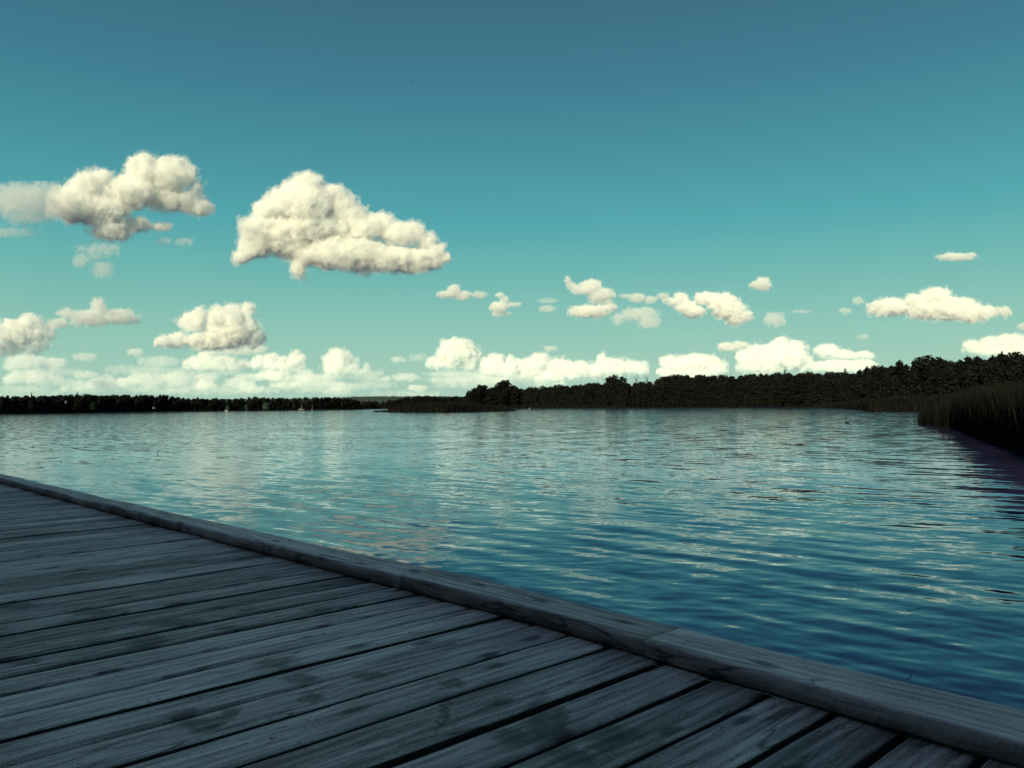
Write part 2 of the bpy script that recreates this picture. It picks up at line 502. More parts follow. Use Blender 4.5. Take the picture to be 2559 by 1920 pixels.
profile_row(2150, 2700, TOP_R, 19, ['p0', 'p1', 'p2', 'r2', 'wide'], 18, 1.5, lab, GP, 1.8)
profile_row(2150, 2700, TOP_R, 28, ['p0', 'r1', 'wide', 'r2'], 3, 22, lab, GP)
# single trees one can tell apart
tree('r1', 1190, 712, 969, 'leftmost rounded tree at the left end of the black right forest', None)
tree('r2', 1202, 716, 960, 'small round topped tree left of the big rounded one, black forest', None, 1.1)
tree('r0', 1230, 716, 967, 'low rounded tree filling the dip between two taller ones, black forest', None, 1.4)
tree('wide', 1255, 715, 951, 'big rounded tree rising at the left end of the black forest', None, .95)
tree('r0', 1282, 718, 962, 'rounded tree just right of the biggest rounded one, black forest', None)
tree('wide', 1530, 590, 939, 'spreading tree standing above the treeline left of the bare twigs', None, .85)
tree('r1', 1555, 592, 941, 'airy tree right beside the spreading tree on the treeline', None, .7)
tree('bare', 1590, 592, 945, 'left bare leafless tree in the dip of the forest treeline', 'bare trees in the dip of the treeline')
tree('bare', 1618, 592, 943, 'right bare leafless tree in the dip of the forest treeline', 'bare trees in the dip of the treeline')
tree('wide', 1676, 585, 938, 'broad tree where the treeline steps up right of the bare trees', None)
tree('spire', 1963, 500, 924, 'pointed spruce poking out left on the right treeline', None)
tree('spire', 2113, 470, 922, 'layered spruce with a pointed top before the pines rise', None, 1.3)
tree('p1', 2250, 405, 903, 'dense pine standing left of the narrow sky gap', None, 1.05)
tree('spire', 193, 500, 979, 'tiny pointed tree on the left skyline', None)
tree('spire', 79, 500, 981, 'pointed tree nearest the left edge of the skyline', None)
tree('pale', 664, 652, 1007, 'pale round willow bush at the water on the left far shore', None, cat='bush', z0=.3)
tree('pale', 568, 628, 1014, 'small pale bush left of the pale willow on the far shore', None, .8, cat='bush', z0=.3)
tree('pale', 616, 640, 1012, 'olive bush between the two pale bushes of the far shore', None, .7, cat='bush', z0=.3)
tree('m0', 232, 548, 1004, 'faintly lighter tree low in the wood near the left edge', None, 1.2)
tree('m1', 735, 676, 1007, 'grey green bushy tree behind the moored sailing boats', None, .9)
# undergrowth along the wood edge
def undergrowth(name, x0, x1, off, zh, n, size, seed, mat, D_=WOODD, thick=10):
    g = np.random.default_rng(seed); C = np.zeros((n, 3))
    for i in range(n):
        px = g.uniform(x0, x1); D = interp(px, D_)+off+g.uniform(0, thick)
        p = ground(px, D, .2); hh = zh*(0.75+.25*math.sin(px*.13)+.15*math.sin(px*.41))
        C[i] = (p.x, p.y, .2+hh*g.random()**.8)
    a = rand_dirs(g, n); c = np.cross(a, rand_dirs(g, n)); c /= np.linalg.norm(c, axis=1)[:, None]
    sz = size*g.uniform(.6, 1.3, n)[:, None]
    V, Q = quads(C, a*sz*.5, c*sz*.4)
    tag(link(name, mesh_np(name, V, Q, [mat])), kind='stuff')
undergrowth('undergrowth', -120, 925, -2, 8.5, 46000, 1.0, 1, m_leaf)
undergrowth('undergrowth', 915, 1190, -4, 9.0, 14000, 1.1, 2, m_leaf)
undergrowth('undergrowth', 1165, 2760, -5, 13.0, 90000, .9, 3, m_leaf)

# ------------------------------------------------------------------ reeds
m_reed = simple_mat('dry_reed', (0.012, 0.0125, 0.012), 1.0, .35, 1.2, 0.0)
def reed_bed(name, pts, depth, n, w, seed, lean=.12):
    """pts: (px, y_base, y_top) front edge in the photo"""
    g = np.random.default_rng(seed)
    xs = [p[0] for p in pts]; yb = [p[1] for p in pts]; yt = [p[2] for p in pts]
    P, Hh = [], []
    # sample evenly along real ground length
    fr = [on_plane(x, y, 0) for x, y in zip(xs, yb)]
    ln = np.array([(fr[i+1]-fr[i]).length for i in range(len(fr)-1)]); cum = np.concatenate([[0], np.cumsum(ln)])
    for i in range(n):
        t = g.random()*cum[-1]; k = min(np.searchsorted(cum, t)-1, len(ln)-1); k = max(k, 0); u = (t-cum[k])/ln[k]
        p = fr[k].lerp(fr[k+1], u); px = xs[k]+(xs[k+1]-xs[k])*u
        D = math.hypot(p.x, p.y); d = np.interp(px, xs, yb)-np.interp(px, xs, yt)
        hh = d*D/F
        o = depth*g.random()**1.3
        D2 = D+o; P.append((p.x/D*D2, p.y/D*D2, -.05)); Hh.append(hh*g.uniform(.66, 1.05)*(1 if o > .4 else .8)*(1+.07*math.sin(p.x*2.1+p.y*.7)+.05*math.sin(p.x*5.3)))
    P = np.array(P); Hh = np.array(Hh)[:, None]
    P[:, :2] += g.normal(0, .12, (n, 2))
    th = g.uniform(0, 2*PI, n); side = np.stack([np.cos(th), np.sin(th), 0*th], -1)*(w*g.uniform(.6, 1.3, n)[:, None])
    bend = np.stack([g.normal(0, lean, n), g.normal(0, lean, n), 0*th], -1)*Hh
    z = np.array([0, 0, 1.0])
    M = P+bend*.3+z*Hh*.55; T = P+bend+z*Hh
    V = np.stack([P-side, P+side, M+side, M-side, M-side, M+side, T+side*.25, T-side*.25], 1).reshape(-1, 3)
    Q = np.arange(len(V)).reshape(-1, 4)
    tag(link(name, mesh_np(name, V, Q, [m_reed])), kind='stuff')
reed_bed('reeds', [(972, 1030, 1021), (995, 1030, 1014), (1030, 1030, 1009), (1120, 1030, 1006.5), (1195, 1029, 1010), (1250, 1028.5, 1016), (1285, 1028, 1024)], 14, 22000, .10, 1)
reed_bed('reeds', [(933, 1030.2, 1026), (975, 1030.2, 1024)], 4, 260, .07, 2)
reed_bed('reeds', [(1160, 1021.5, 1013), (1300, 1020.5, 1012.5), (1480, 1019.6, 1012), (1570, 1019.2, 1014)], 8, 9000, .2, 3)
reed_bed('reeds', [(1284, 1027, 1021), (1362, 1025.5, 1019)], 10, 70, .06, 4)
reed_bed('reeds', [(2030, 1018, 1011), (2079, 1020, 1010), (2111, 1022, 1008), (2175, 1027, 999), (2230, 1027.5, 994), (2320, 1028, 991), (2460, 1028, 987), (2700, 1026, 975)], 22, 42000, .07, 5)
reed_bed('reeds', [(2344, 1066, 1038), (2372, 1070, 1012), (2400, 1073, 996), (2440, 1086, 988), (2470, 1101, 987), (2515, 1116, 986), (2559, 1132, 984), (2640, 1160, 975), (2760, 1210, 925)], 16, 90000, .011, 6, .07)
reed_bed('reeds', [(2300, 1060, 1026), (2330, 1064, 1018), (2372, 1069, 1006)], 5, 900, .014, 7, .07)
# countable sparse stalks at the tip of the near bed
for i in range(22):
    px = 2283+i*3.4+rnd.uniform(-1.5, 1.5); yb = 1054+(px-2285)*.16+rnd.uniform(-2, 3)
    p = on_plane(px, yb, 0); D = math.hypot(p.x, p.y); h_ = rnd.uniform(18, 32)*D/F
    l = rnd.uniform(-.12, .12)
    V, Q = tubes([((0, 0, -.2), (l*.4*h_, 0, h_*.6), .009, .007), ((l*.4*h_, 0, h_*.6), (l*h_*1.3, 0, h_), .007, .003)], 4)
    o = link('reed_stalk', mesh_np('reed_stalk', V, Q, [m_reed]), p)
    tag(o, 'thin single reed stalk standing in open water at the tip of the near reed bed', 'reed', 'single reed stalks at the tip of the near bed')

# ------------------------------------------------------------------ dock
DECK = EYE-.667
AZU = -0.75155
U = Vector((math.sin(AZU), math.cos(AZU), 0)); Vv = Vector((math.sin(AZU+PI/2), math.cos(AZU+PI/2), 0))
dock = empty('wooden_dock', (0, 0, DECK)); dock.rotation_euler.z = math.atan2(Vv.y, Vv.x)
tag(dock, 'weathered grey plank dock in the foreground with a raised edge timber along the water', 'dock')
def vin(u): return float(np.interp(u, [-1, .5, 1.0, 1.3, 1.8, 2.4, 3, 5, 8.6, 12, 15], [1.60, 1.683, 1.705, 1.716, 1.736, 1.730, 1.715, 1.68, 1.645, 1.60, 1.56]))
def vout(u): return float(np.interp(u, [-1, .5, 1.4, 2.2, 3.27, 5.1, 9.3, 15], [1.80, 1.862, 1.882, 1.898, 1.863, 1.82, 1.765, 1.67]))

STAINS = [(1512, 1838, .050, .034), (1280, 1836, .036, .03), (1350, 1800, .030, .085), (1400, 1812, .022, .07), (1427, 1897, .040, .02), (1580, 1838, .030, .02), (1395, 1878, .045, .02),
          (366, 1602, .055, .035), (692, 1659, .055, .030), (745, 1695, .050, .020), (456, 1785, .040, .022), (488, 1809, .045, .02), (244, 1528, .09, .03), (431, 1557, .10, .03), (37, 1512, .08, .03), (61, 1653, .035, .02),
          (1130, 1710, .030, .02), (920, 1692, .035, .02), (1500, 1870, .02, .015), (560, 1795, .02, .04), (780, 1745, .03, .015), (1105, 1790, .008, .07)]
def wood_mat():
    m, nt, out = new_mat('weathered_wood')
    L = nt.links.new
    b = N(nt, 'ShaderNodeBsdfPrincipled')
    tc = N(nt, 'ShaderNodeTexCoord'); oi = N(nt, 'ShaderNodeObjectInfo'); geo = N(nt, 'ShaderNodeNewGeometry')
    cb = N(nt, 'ShaderNodeCombineXYZ')
    for k, f in enumerate((37., 91., 53.)):
        mm = N(nt, 'ShaderNodeMath', operation='MULTIPLY'); mm.inputs[1].default_value = f
        L(oi.outputs['Random'], mm.inputs[0]); L(mm.outputs[0], cb.inputs[k])
    ad = N(nt, 'ShaderNodeVectorMath', operation='ADD'); L(tc.outputs['Object'], ad.inputs[0]); L(cb.outputs[0], ad.inputs[1])
    def noise(sc, scale, det, rough, dist=0.0, src=ad):
        mp = N(nt, 'ShaderNodeMapping'); mp.inputs['Scale'].default_value = sc; L(src.outputs[0], mp.inputs[0])
        n = N(nt, 'ShaderNodeTexNoise'); n.inputs['Scale'].default_value = scale; n.inputs['Detail'].default_value = det
        n.inputs['Roughness'].default_value = rough; n.inputs['Distortion'].default_value = dist
        L(mp.outputs[0], n.inputs['Vector']); return n.outputs['Fac']
    # warp across the grain so rings run round knots
    w = noise((1.2, 4, 4), 1.6, 2, .5)
    fine = noise((3.0, 52, 40), 1.0, 5, .72, .8)
    mid = noise((1.6, 24, 14), 1.0, 4, .62, 1.0)
    blot = noise((2.2, 7, 5), 1.0, 5, .65)
    grit = noise((1, 1, 1), 420, 2, .7)
    wv = N(nt, 'ShaderNodeTexWave'); wv.wave_type = 'BANDS'; wv.bands_direction = 'Y'; wv.inputs['Scale'].default_value = 9.
    wv.inputs['Distortion'].default_value = 9.; wv.inputs['Detail'].default_value = 3; wv.inputs['Detail Scale'].default_value = .55
    mpw = N(nt, 'ShaderNodeMapping'); mpw.inputs['Scale'].default_value = (.35, 1, 1); L(ad.outputs[0], mpw.inputs[0]); L(mpw.outputs[0], wv.inputs['Vector'])
    def mth(op, a, c, cl=False):
        x = N(nt, 'ShaderNodeMath', operation=op); x.use_clamp = cl
        for k, v in enumerate((a, c)):
            if isinstance(v, (int, float)): x.inputs[k].default_value = v
            else: L(v, x.inputs[k])
        return x.outputs[0]
    g = mth('ADD', mth('MULTIPLY', fine, .50), mth('MULTIPLY', mid, .34))
    g = mth('ADD', g, mth('MULTIPLY', wv.outputs['Fac'], .07))
    g = mth('ADD', g, mth('MULTIPLY', blot, .42))
    g = mth('ADD', g, mth('MULTIPLY', mth('SUBTRACT', grit, .5), .55))
    tone = mth('MULTIPLY', mth('SUBTRACT', oi.outputs['Random'], .5), .17)
    g = mth('ADD', g, tone)
    r = N(nt, 'ShaderNodeValToRGB'); e = r.color_ramp.elements
    e.new(.5); e.new(.5)
    for q, (p, c) in zip(e, [(.50, 0), (.62, 0), (.72, 0), (.90, 0)]):
        q.position = p
    for q, c in zip(e, [(.10, .075, .068), (.28, .222, .202), (.52, .425, .385), (.90, .79, .72)]): q.color = (*c, 1)
    L(g, r.inputs[0])
    # knots
    mpk = N(nt, 'ShaderNodeMapping'); mpk.inputs['Scale'].default_value = (2.4, 5.5, 5.5); L(ad.outputs[0], mpk.inputs[0])
    vo = N(nt, 'ShaderNodeTexVoronoi'); vo.voronoi_dimensions = '2D'; vo.inputs['Scale'].default_value = 1.0; L(mpk.outputs[0], vo.inputs['Vector'])
    kn = N(nt, 'ShaderNodeMapRange'); kn.inputs['From Min'].default_value = .05; kn.inputs['From Max'].default_value = .12
    kn.inputs['To Min'].default_value = .25; L(vo.outputs['Distance'], kn.inputs['Value'])
    # wet stains at their own places on the deck
    wrp = noise((1, 1, 1), 26, 3, .6, 0, geo); wrp2 = noise((1, 1, 1), 31, 3, .6, 0, geo)
    sub = N(nt, 'ShaderNodeCombineXYZ'); L(mth('MULTIPLY', mth('SUBTRACT', wrp, .5), .075), sub.inputs[0]); L(mth('MULTIPLY', mth('SUBTRACT', wrp2, .5), .075), sub.inputs[1])
    pos = N(nt, 'ShaderNodeVectorMath', operation='ADD'); L(geo.outputs['Position'], pos.inputs[0]); L(sub.outputs[0], pos.inputs[1])
    acc = None
    for (px, py, a, c) in STAINS:
        p = on_plane(px, py, DECK)
        mp = N(nt, 'ShaderNodeMapping'); mp.vector_type = 'TEXTURE'; mp.inputs['Location'].default_value = (p.x, p.y, DECK)
        mp.inputs['Scale'].default_value = (a*1.15, c*1.9, .5); L(pos.outputs[0], mp.inputs[0])
        ln = N(nt, 'ShaderNodeVectorMath', operation='LENGTH'); L(mp.outputs[0], ln.inputs[0])
        acc = ln.outputs['Value'] if acc is None else mth('MINIMUM', acc, ln.outputs['Value'])
    st = N(nt, 'ShaderNodeMapRange'); st.inputs['From Min'].default_value = .55; st.inputs['From Max'].default_value = 1.15
    st.inputs['To Min'].default_value = .36; L(acc, st.inputs['Value'])
    crk = noise((1.1, 15, 9), 1.0, 3, .55, .4)
    cr_ = N(nt, 'ShaderNodeMapRange'); cr_.inputs['From Min'].default_value = .003; cr_.inputs['From Max'].default_value = .014
    cr_.inputs['To Min'].default_value = .35; L(mth('ABSOLUTE', mth('SUBTRACT', crk, .56), 0), cr_.inputs['Value'])
    spk = noise((1, 1.6, 1), 30, 2, .6)
    sp_ = N(nt, 'ShaderNodeMapRange'); sp_.inputs['From Min'].default_value = .66; sp_.inputs['From Max'].default_value = .72
    sp_.inputs['To Min'].default_value = 1.0; sp_.inputs['To Max'].default_value = .45; L(spk, sp_.inputs['Value'])
    mul = mth('MULTIPLY', sp_.outputs[0], mth('MULTIPLY', mth('MULTIPLY', kn.outputs[0], cr_.outputs[0]), st.outputs[0]))
    vm = N(nt, 'ShaderNodeVectorMath', operation='SCALE'); L(r.outputs[0], vm.inputs[0]); L(mul, vm.inputs['Scale'])
    L(vm.outputs[0], b.inputs['Base Color'])
    b.inputs['Roughness'].default_value = .62; b.inputs['Specular IOR Level'].default_value = .42
    bp = N(nt, 'ShaderNodeBump'); bp.inputs['Strength'].default_value = .75; bp.inputs['Distance'].default_value = .004
    L(mth('ADD', mth('ADD', fine, mth('MULTIPLY', grit, .18)), mth('MULTIPLY', mul, .5)), bp.inputs['Height']); L(bp.outputs[0], b.inputs['Normal'])
    L(b.outputs[0], out.inputs['Surface'])
    return m
m_wood = wood_mat()
m_dark = simple_mat('dark_underdeck', (0.012, 0.012, 0.012), .95, .3, 5)  # near-black for the under-deck timbers and the added gap-darkening pieces

m_side = simple_mat('gap_shade_side', (0.035, 0.030, 0.030), .9, .4, 20, .1)  # gap shade put into the colour of plank sides and undersides
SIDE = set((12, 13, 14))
def plank_mesh(seed, x0, x1, w, t=.040, nx=56):
    g = np.random.default_rng(seed)
    prof = []
    hw = w/2; r = .006
    for a in np.linspace(0, PI/2, 5): prof.append((hw-r+r*math.cos(a), -r+r*math.sin(a)))
    for y in (hw*.55, 0, -hw*.55): prof.append((y, 0.0))
    for a in np.linspace(PI/2, PI, 5): prof.append((-hw+r+r*math.cos(a), -r+r*math.sin(a)))
    prof += [(-hw, -t), (hw, -t)]
    prof = np.array(prof); k = len(prof)
    xs = np.linspace(x0, x1, nx)
    P = np.zeros((nx, k, 3))
    ph = g.random(8)*6.28
    for i, x in enumerate(xs):
        e1 = .0016*math.sin(x*2.3+ph[0])+.0013*math.sin(x*7.1+ph[1])+.0008*math.sin(x*23+ph[5])
        e2 = .0016*math.sin(x*2.9+ph[2])+.0013*math.sin(x*8.3+ph[3])+.0008*math.sin(x*27+ph[6])
        zz = .0018*math.sin(x*1.7+ph[4])
        y = prof[:, 0]+np.where(prof[:, 0] > 0, e1, e2)*np.abs(prof[:, 0])/hw
        cup = -.0012*(prof[:, 0]/hw)**2
        P[i, :, 0] = x; P[i, :, 1] = y; P[i, :, 2] = prof[:, 1]+zz+cup
    V = P.reshape(-1, 3)
    i, j = np.meshgrid(np.arange(nx-1), np.arange(k), indexing='ij'); j2 = (j+1) % k
    q = np.stack([i*k+j, i*k+j2, (i+1)*k+j2, (i+1)*k+j], -1).reshape(-1, 4)
    # end caps
    c0 = len(V); V = np.concatenate([V, [V[:k].mean(0)], [V[-k:].mean(0)]])
    caps = [(c0, (a+1) % k, a, a) for a in range(k)]
    q = [tuple(a) for a in q]
    me = bpy.data.meshes.new('plank')
    b_ = (nx-1)*k
    faces = q+[(c0, (a+1) % k, a) for a in range(k)]+[(c0+1, b_+a, b_+(a+1) % k) for a in range(k)]
    me.from_pydata([tuple(v) for v in V], [], [tuple(int(z) for z in f) for f in faces])
    me.polygons.foreach_set('use_smooth', [True]*len(q)+[False]*(2*k))
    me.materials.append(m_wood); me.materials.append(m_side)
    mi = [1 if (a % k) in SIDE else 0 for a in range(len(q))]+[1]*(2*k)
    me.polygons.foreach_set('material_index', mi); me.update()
    return me
edges = [.38, .526, .67, .818, .976, 1.131, 1.292, 1.471, 1.633, 1.784, 1.921]
while edges[0] > -1.0: edges.insert(0, edges[0]-.15-rnd.uniform(-.004, .004))
while edges[-1] < 13.0: edges.append(edges[-1]+.150+rnd.uniform(-.008, .008))
XOFF = -1.7
for i in range(len(edges)-1):
    a, c = edges[i], edges[i+1]; gap = rnd.uniform(.018, .029)
    if a > 2.6 and rnd.random() < .3: gap = .013
    mid = (a+c)/2
    me = plank_mesh(100+i, 0, vin(mid)+.11+rnd.uniform(-.01, .01)-XOFF, c-a-gap)
    o = link('plank', me, (XOFF, mid, rnd.uniform(-.003, .002)), dock)
    o.rotation_euler = (rnd.gauss(0, .010), 0, rnd.gauss(0, .0008))

def timber(u0, u1, seed, dz=0.0):
    g = np.random.default_rng(seed); n = max(6, int((u1-u0)/.06))
    us = np.linspace(u0, u1, n); V = []
    ph = g.random(6)*6.28; r = .009; h = .052
    k = None
    for u in us:
        a, b_ = vin(u), vout(u)
        a += .0018*math.sin(u*5+ph[0])+.0012*math.sin(u*17+ph[1]); b_ += .002*math.sin(u*6+ph[2])
        zt = h+.0018*math.sin(u*4+ph[3])+dz; zb = .007
        pr = [(a, zb)]
        for t in np.linspace(PI, PI/2, 5): pr.append((a+r+r*math.cos(t), zt-r+r*math.sin(t)))
        for f in (.3, .5, .7): pr.append((a+(b_-a)*f, zt-.0012))
        for t in np.linspace(PI/2, 0, 5): pr.append((b_-r+r*math.cos(t), zt-r+r*math.sin(t)))
        pr.append((b_, zb)); k = len(pr)
        for x, z in pr: V.append((x-a0, u-u0, z))
    return V, k, n
m_beam = m_wood
JO = [-1.2, 1.338, 2.455, 5.75, 9.0, 13.0]
for i in range(len(JO)-1):
    a0 = 0.0
    u0, u1 = JO[i]+.0015, JO[i+1]-.0015
    V, k, n = timber(u0, u1, 40+i, rnd.uniform(-.0015, .0015))
    # local frame: length along x so that the grain runs with the timber
    V = [(v[1], -v[0], v[2]) for v in V]
    Fc = []
    for a in range(n-1):
        for b_ in range(k):
            c = (b_+1) % k; Fc.append((a*k+b_, a*k+c, (a+1)*k+c, (a+1)*k+b_))
    Fc.append(tuple(range(k))[::-1]); Fc.append(tuple((n-1)*k+q for q in range(k)))
    me = bpy.data.meshes.new('edge_timber'); me.from_pydata(V, [], Fc); me.materials.append(m_beam)
    me.polygons.foreach_set('use_smooth', [True]*(len(Fc)-2)+[False]*2); me.update()
    import bmesh
    bm = bmesh.new(); bm.from_mesh(me); bmesh.ops.recalc_face_normals(bm, faces=bm.faces[:]); bm.to_mesh(me); bm.free()
    o = link('edge_timber', me, (0, u0, 0), dock); o.rotation_euler.z = PI/2

def box(x0, x1, y0, y1, z0, z1):
    V = [(x, y, z) for x in (x0, x1) for y in (y0, y1) for z in (z0, z1)]
    Q = [(0, 1, 3, 2), (4, 6, 7, 5), (0, 4, 5, 1), (2, 3, 7, 6), (0, 2, 6, 4), (1, 5, 7, 3)]
    return np.array(V, float), np.array(Q)
for x in (-1.4, -.1, 1.45):
    V, Q = box(x-.04, x+.04, -1.1, 13.0, -.22, -.044)
    link('joist', mesh_np('joist', V, Q, [m_dark]), parent=dock)
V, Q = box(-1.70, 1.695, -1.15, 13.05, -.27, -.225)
link('gap_shade_sheet', mesh_np('gap_shade_sheet', V, Q, [m_dark]), parent=dock)  # dark sheet added under the planks so the gaps read as shade
for x0_, x1_ in ((-1.75, -1.71), (1.70, 1.74)):  # boards added along both sides to stop light getting under the deck
    V, Q = box(x0_, x1_, -1.2, 13.1, -.75, -.046)
    link('light_stop_board', mesh_np('light_stop_board', V, Q, [m_dark]), parent=dock)
for y in (-.6, 1.9, 4.4, 6.9, 9.4, 11.9):
    for x in (-1.4, 1.45):
        V, Q = tubes([((x+.12, y, -2.2), (x+.12, y, -.036), .07, .07)], 12)
        link('pile', mesh_np('pile', V, Q, [m_dark], True), parent=dock)

# fishing line lying over the planks
m_line = simple_mat('nylon_line', (0.42, 0.42, 0.40), .4)
pts = [(1553, 1623), (1590, 1645), (1650, 1667), (1720, 1687), (1790, 1705), (1860, 1722), (1921, 1736), (1968, 1751)]
P3 = [on_plane(x, y, DECK+.004+.003*math.sin(i*2.1)) for i, (x, y) in enumerate(pts)]
cen = P3[0].copy()
V, Q = tubes([(tuple(P3[i]-cen), tuple(P3[i+1]-cen), .0007, .0007) for i in range(len(P3)-1)], 5)
tag(link('fishing_line', mesh_np('fishing_line', V, Q, [m_line], True), cen), 'thin pale fishing line lying across the planks beside the edge timber', 'fishing line')

# ------------------------------------------------------------------ unseen bank added behind the dock to keep the sun off it
def make_shade_bank():
    V = []; ys = np.linspace(-70, 90, 60); prof = [(-1.9, -1.5), (-2.1, .1), (-4, 1.6), (-8, 6.0), (-12, 11.0), (-16, 14.0), (-30, 15.0), (-80, 17)]
    g = np.random.default_rng(5)
    for y in ys:
        for x, z in prof:
            p = Vv*(x+g.normal(0, .15)*(z > 1))+U*y; V.append((p.x, p.y, z+g.normal(0, .2)*(z > 1)))
    k = len(prof); n = len(ys)
    i, j = np.meshgrid(np.arange(n-1), np.arange(k-1), indexing='ij')
    q = np.stack([i*k+j, (i+1)*k+j, (i+1)*k+j+1, i*k+j+1], -1).reshape(-1, 4)
    tag(link('shade_hill', mesh_np('shade_hill', V, q, [m_ground])), kind='structure')
make_shade_bank()

# ------------------------------------------------------------------ small things on and over the lake
m_white = simple_mat('white_paint', (0.26, 0.27, 0.27), .5)
m_roof = simple_mat('dark_roof', (0.06, 0.05, 0.05), .8)
m_glass = simple_mat('window_glass', (0.03, 0.04, 0.05), .15)
m_feather = simple_mat('dark_feathers', (0.012, 0.013, 0.014), .7)
m_leafd = simple_mat('wet_leaf', (0.012, 0.010, 0.008), .5)

def hull(L_, W_, H_):
    V, Q = [], []; n = 10
    for i in range(n+1):
        t = i/n; w = W_/2*(math.sin(PI*min(t*.62+.30, .98)))**.8 if t < 1 else .02
        w = W_/2*(1-max(0, (t-.45)/.55)**2.2)*.98+.01
        x = (t-.5)*L_; sh = H_*(1+.25*t*t)
        for (y, z) in ((-w, sh), (-w*.8, H_*.3), (0, -H_*.15), (w*.8, H_*.3), (w, sh)): V.append((x, y, z))
    for i in range(n):
        for j in range(4): a = i*5+j; Q.append((a, a+5, a+6, a+1))
        Q.append((i*5, i*5+4, i*5+9, i*5+5))
    return np.array(V), np.array(Q)
def boat(px, yb, L_, mast, label, mat, rot, D=None):
    p = on_plane(px, yb, 0) if D is None else ground(px, D, 0)
    r = empty('sailing_boat' if mast else 'motor_boat', p); r.rotation_euler.z = rot
    tag(r, label, 'boat')
    V, Q = hull(L_, L_*.3, L_*.13); link('hull', mesh_np('hull', V, Q, [mat], False), parent=r)
    V, Q = box(-L_*.22, L_*.12, -L_*.08, L_*.08, L_*.131, L_*.22); link('cabin', mesh_np('cabin', V, Q, [mat]), parent=r)
    if mast:
        V, Q = tubes([((L_*.05, 0, L_*.12), (L_*.05, 0, mast), .10, .06)], 6); link('mast', mesh_np('mast', V, Q, [m_white]), parent=r)
        V, Q = tubes([((L_*.05, 0, L_*.32), (-L_*.38, 0, L_*.32), .09, .09)], 6); link('boom', mesh_np('boom', V, Q, [m_white]), parent=r)
boat(753, 1024, 5.0, 5.5, 'white sailing boat with a bare mast moored off the far wood', m_white, .5, 670)
boat(780, 1024, 3.2, 4.5, 'smaller white boat with a slanting mast right of the sailing boat', m_white, 1.2, 672)
boat(566, 1028, 3.6, 0, 'low dark motor boat with a pale bow before the pale bushes', simple_mat('boat_grey', (.35, .38, .42), .5), 2.6, 560)

def house(px, D, y0, y1, w, label):
    zb = at(px, y1, D).z; zt = at(px, y0, D).z; h_ = (zt-zb)
    r = empty('house', ground(px, D, zb)); r.rotation_euler.z = math.atan2(-ray(px, 1000).x, ray(px, 1000).y)
    tag(r, label, 'house')
    V, Q = box(-w/2, w/2, 0, w*.8, 0, h_*.7); link('wall', mesh_np('wall', V, Q, [m_white]), parent=r)
    V = np.array([(-w/2-.2, -.3, h_*.7), (w/2+.2, -.3, h_*.7), (0, -.3, h_*1.05), (-w/2-.2, w*.8+.3, h_*.7), (w/2+.2, w*.8+.3, h_*.7), (0, w*.8+.3, h_*1.05)])
    me = bpy.data.meshes.new('roof'); me.from_pydata([tuple(v) for v in V], [], [(0, 2, 1), (3, 4, 5), (0, 3, 5, 2), (1, 2, 5, 4), (0, 1, 4, 3)]); me.materials.append(m_roof)
    link('roof', me, parent=r)
    V, Q = box(-w*.15, w*.15, -.06, .05, h_*.2, h_*.5); link('window', mesh_np('window', V, Q, [m_glass]), parent=r)
house(165, 492, 1001, 1008, 1.0, 'narrow white house glimpsed between the trees near the left edge')
house(385, 585, 1016.5, 1022, 1.7, 'tiny white house low among the trees of the left far shore')
house(1403, 700, 982.5, 987, 1.6, 'tiny white gable glimpsed high in the black right forest')

# buoy
p = on_plane(1324, 1024.5, 0); D_ = math.hypot(p.x, p.y)
r = empty('buoy', p); tag(r, 'round white buoy floating right of the reed island', 'buoy')
V, Q = tubes([((0, 0, -.1), (0, 0, .1), .22, .42), ((0, 0, .1), (0, 0, .55), .42, .42), ((0, 0, .55), (0, 0, .8), .42, .15)], 12)
link('float', mesh_np('float', V, Q, [m_white], True), parent=r)
V, Q = tubes([((0, 0, .8), (0, 0, 1.15), .05, .05)], 8); link('top_rod', mesh_np('top_rod', V, Q, [m_white]), parent=r)

# swimming duck: one skinned body
def skin(name, pts, edges_, rad, mat, loc, sub=2):
    me = bpy.data.meshes.new(name); me.from_pydata(pts, edges_, []); me.materials.append(mat)
    o = link(name, me, loc)
    sk = o.modifiers.new('skin', 'SKIN'); sk.use_smooth_shade = True
    for v, r_ in zip(me.skin_vertices[0].data, rad): v.radius = r_
    me.skin_vertices[0].data[0].use_root = True
    ss = o.modifiers.new('sub', 'SUBSURF'); ss.levels = sub; ss.render_levels = sub
    dg = bpy.context.evaluated_depsgraph_get(); ev = bpy.data.meshes.new_from_object(o.evaluated_get(dg))
    o.modifiers.clear(); o.data = ev
    return o
p = on_plane(2118, 1058.5, 0)
d = ray(2118, 1058)
o = skin('duck', [(-.03, 0, .05), (-.13, 0, .055), (-.20, 0, .085), (.06, 0, .05), (.11, 0, .09), (.125, 0, .15), (.14, 0, .19), (.185, 0, .185), (.225, 0, .178)],
         [(0, 1), (1, 2), (0, 3), (3, 4), (4, 5), (5, 6), (6, 7), (7, 8)],
         [(.065, .07), (.05, .055), (.012, .02), (.055, .06), (.032, .035), (.022, .024), (.03, .032), (.014, .012), (.008, .006)], m_feather, p)
o.scale = (1.15, 1.15, 1.15); o.rotation_euler.z = -.25
tag(o, 'small dark duck swimming on the open water left of the near reeds', 'duck')
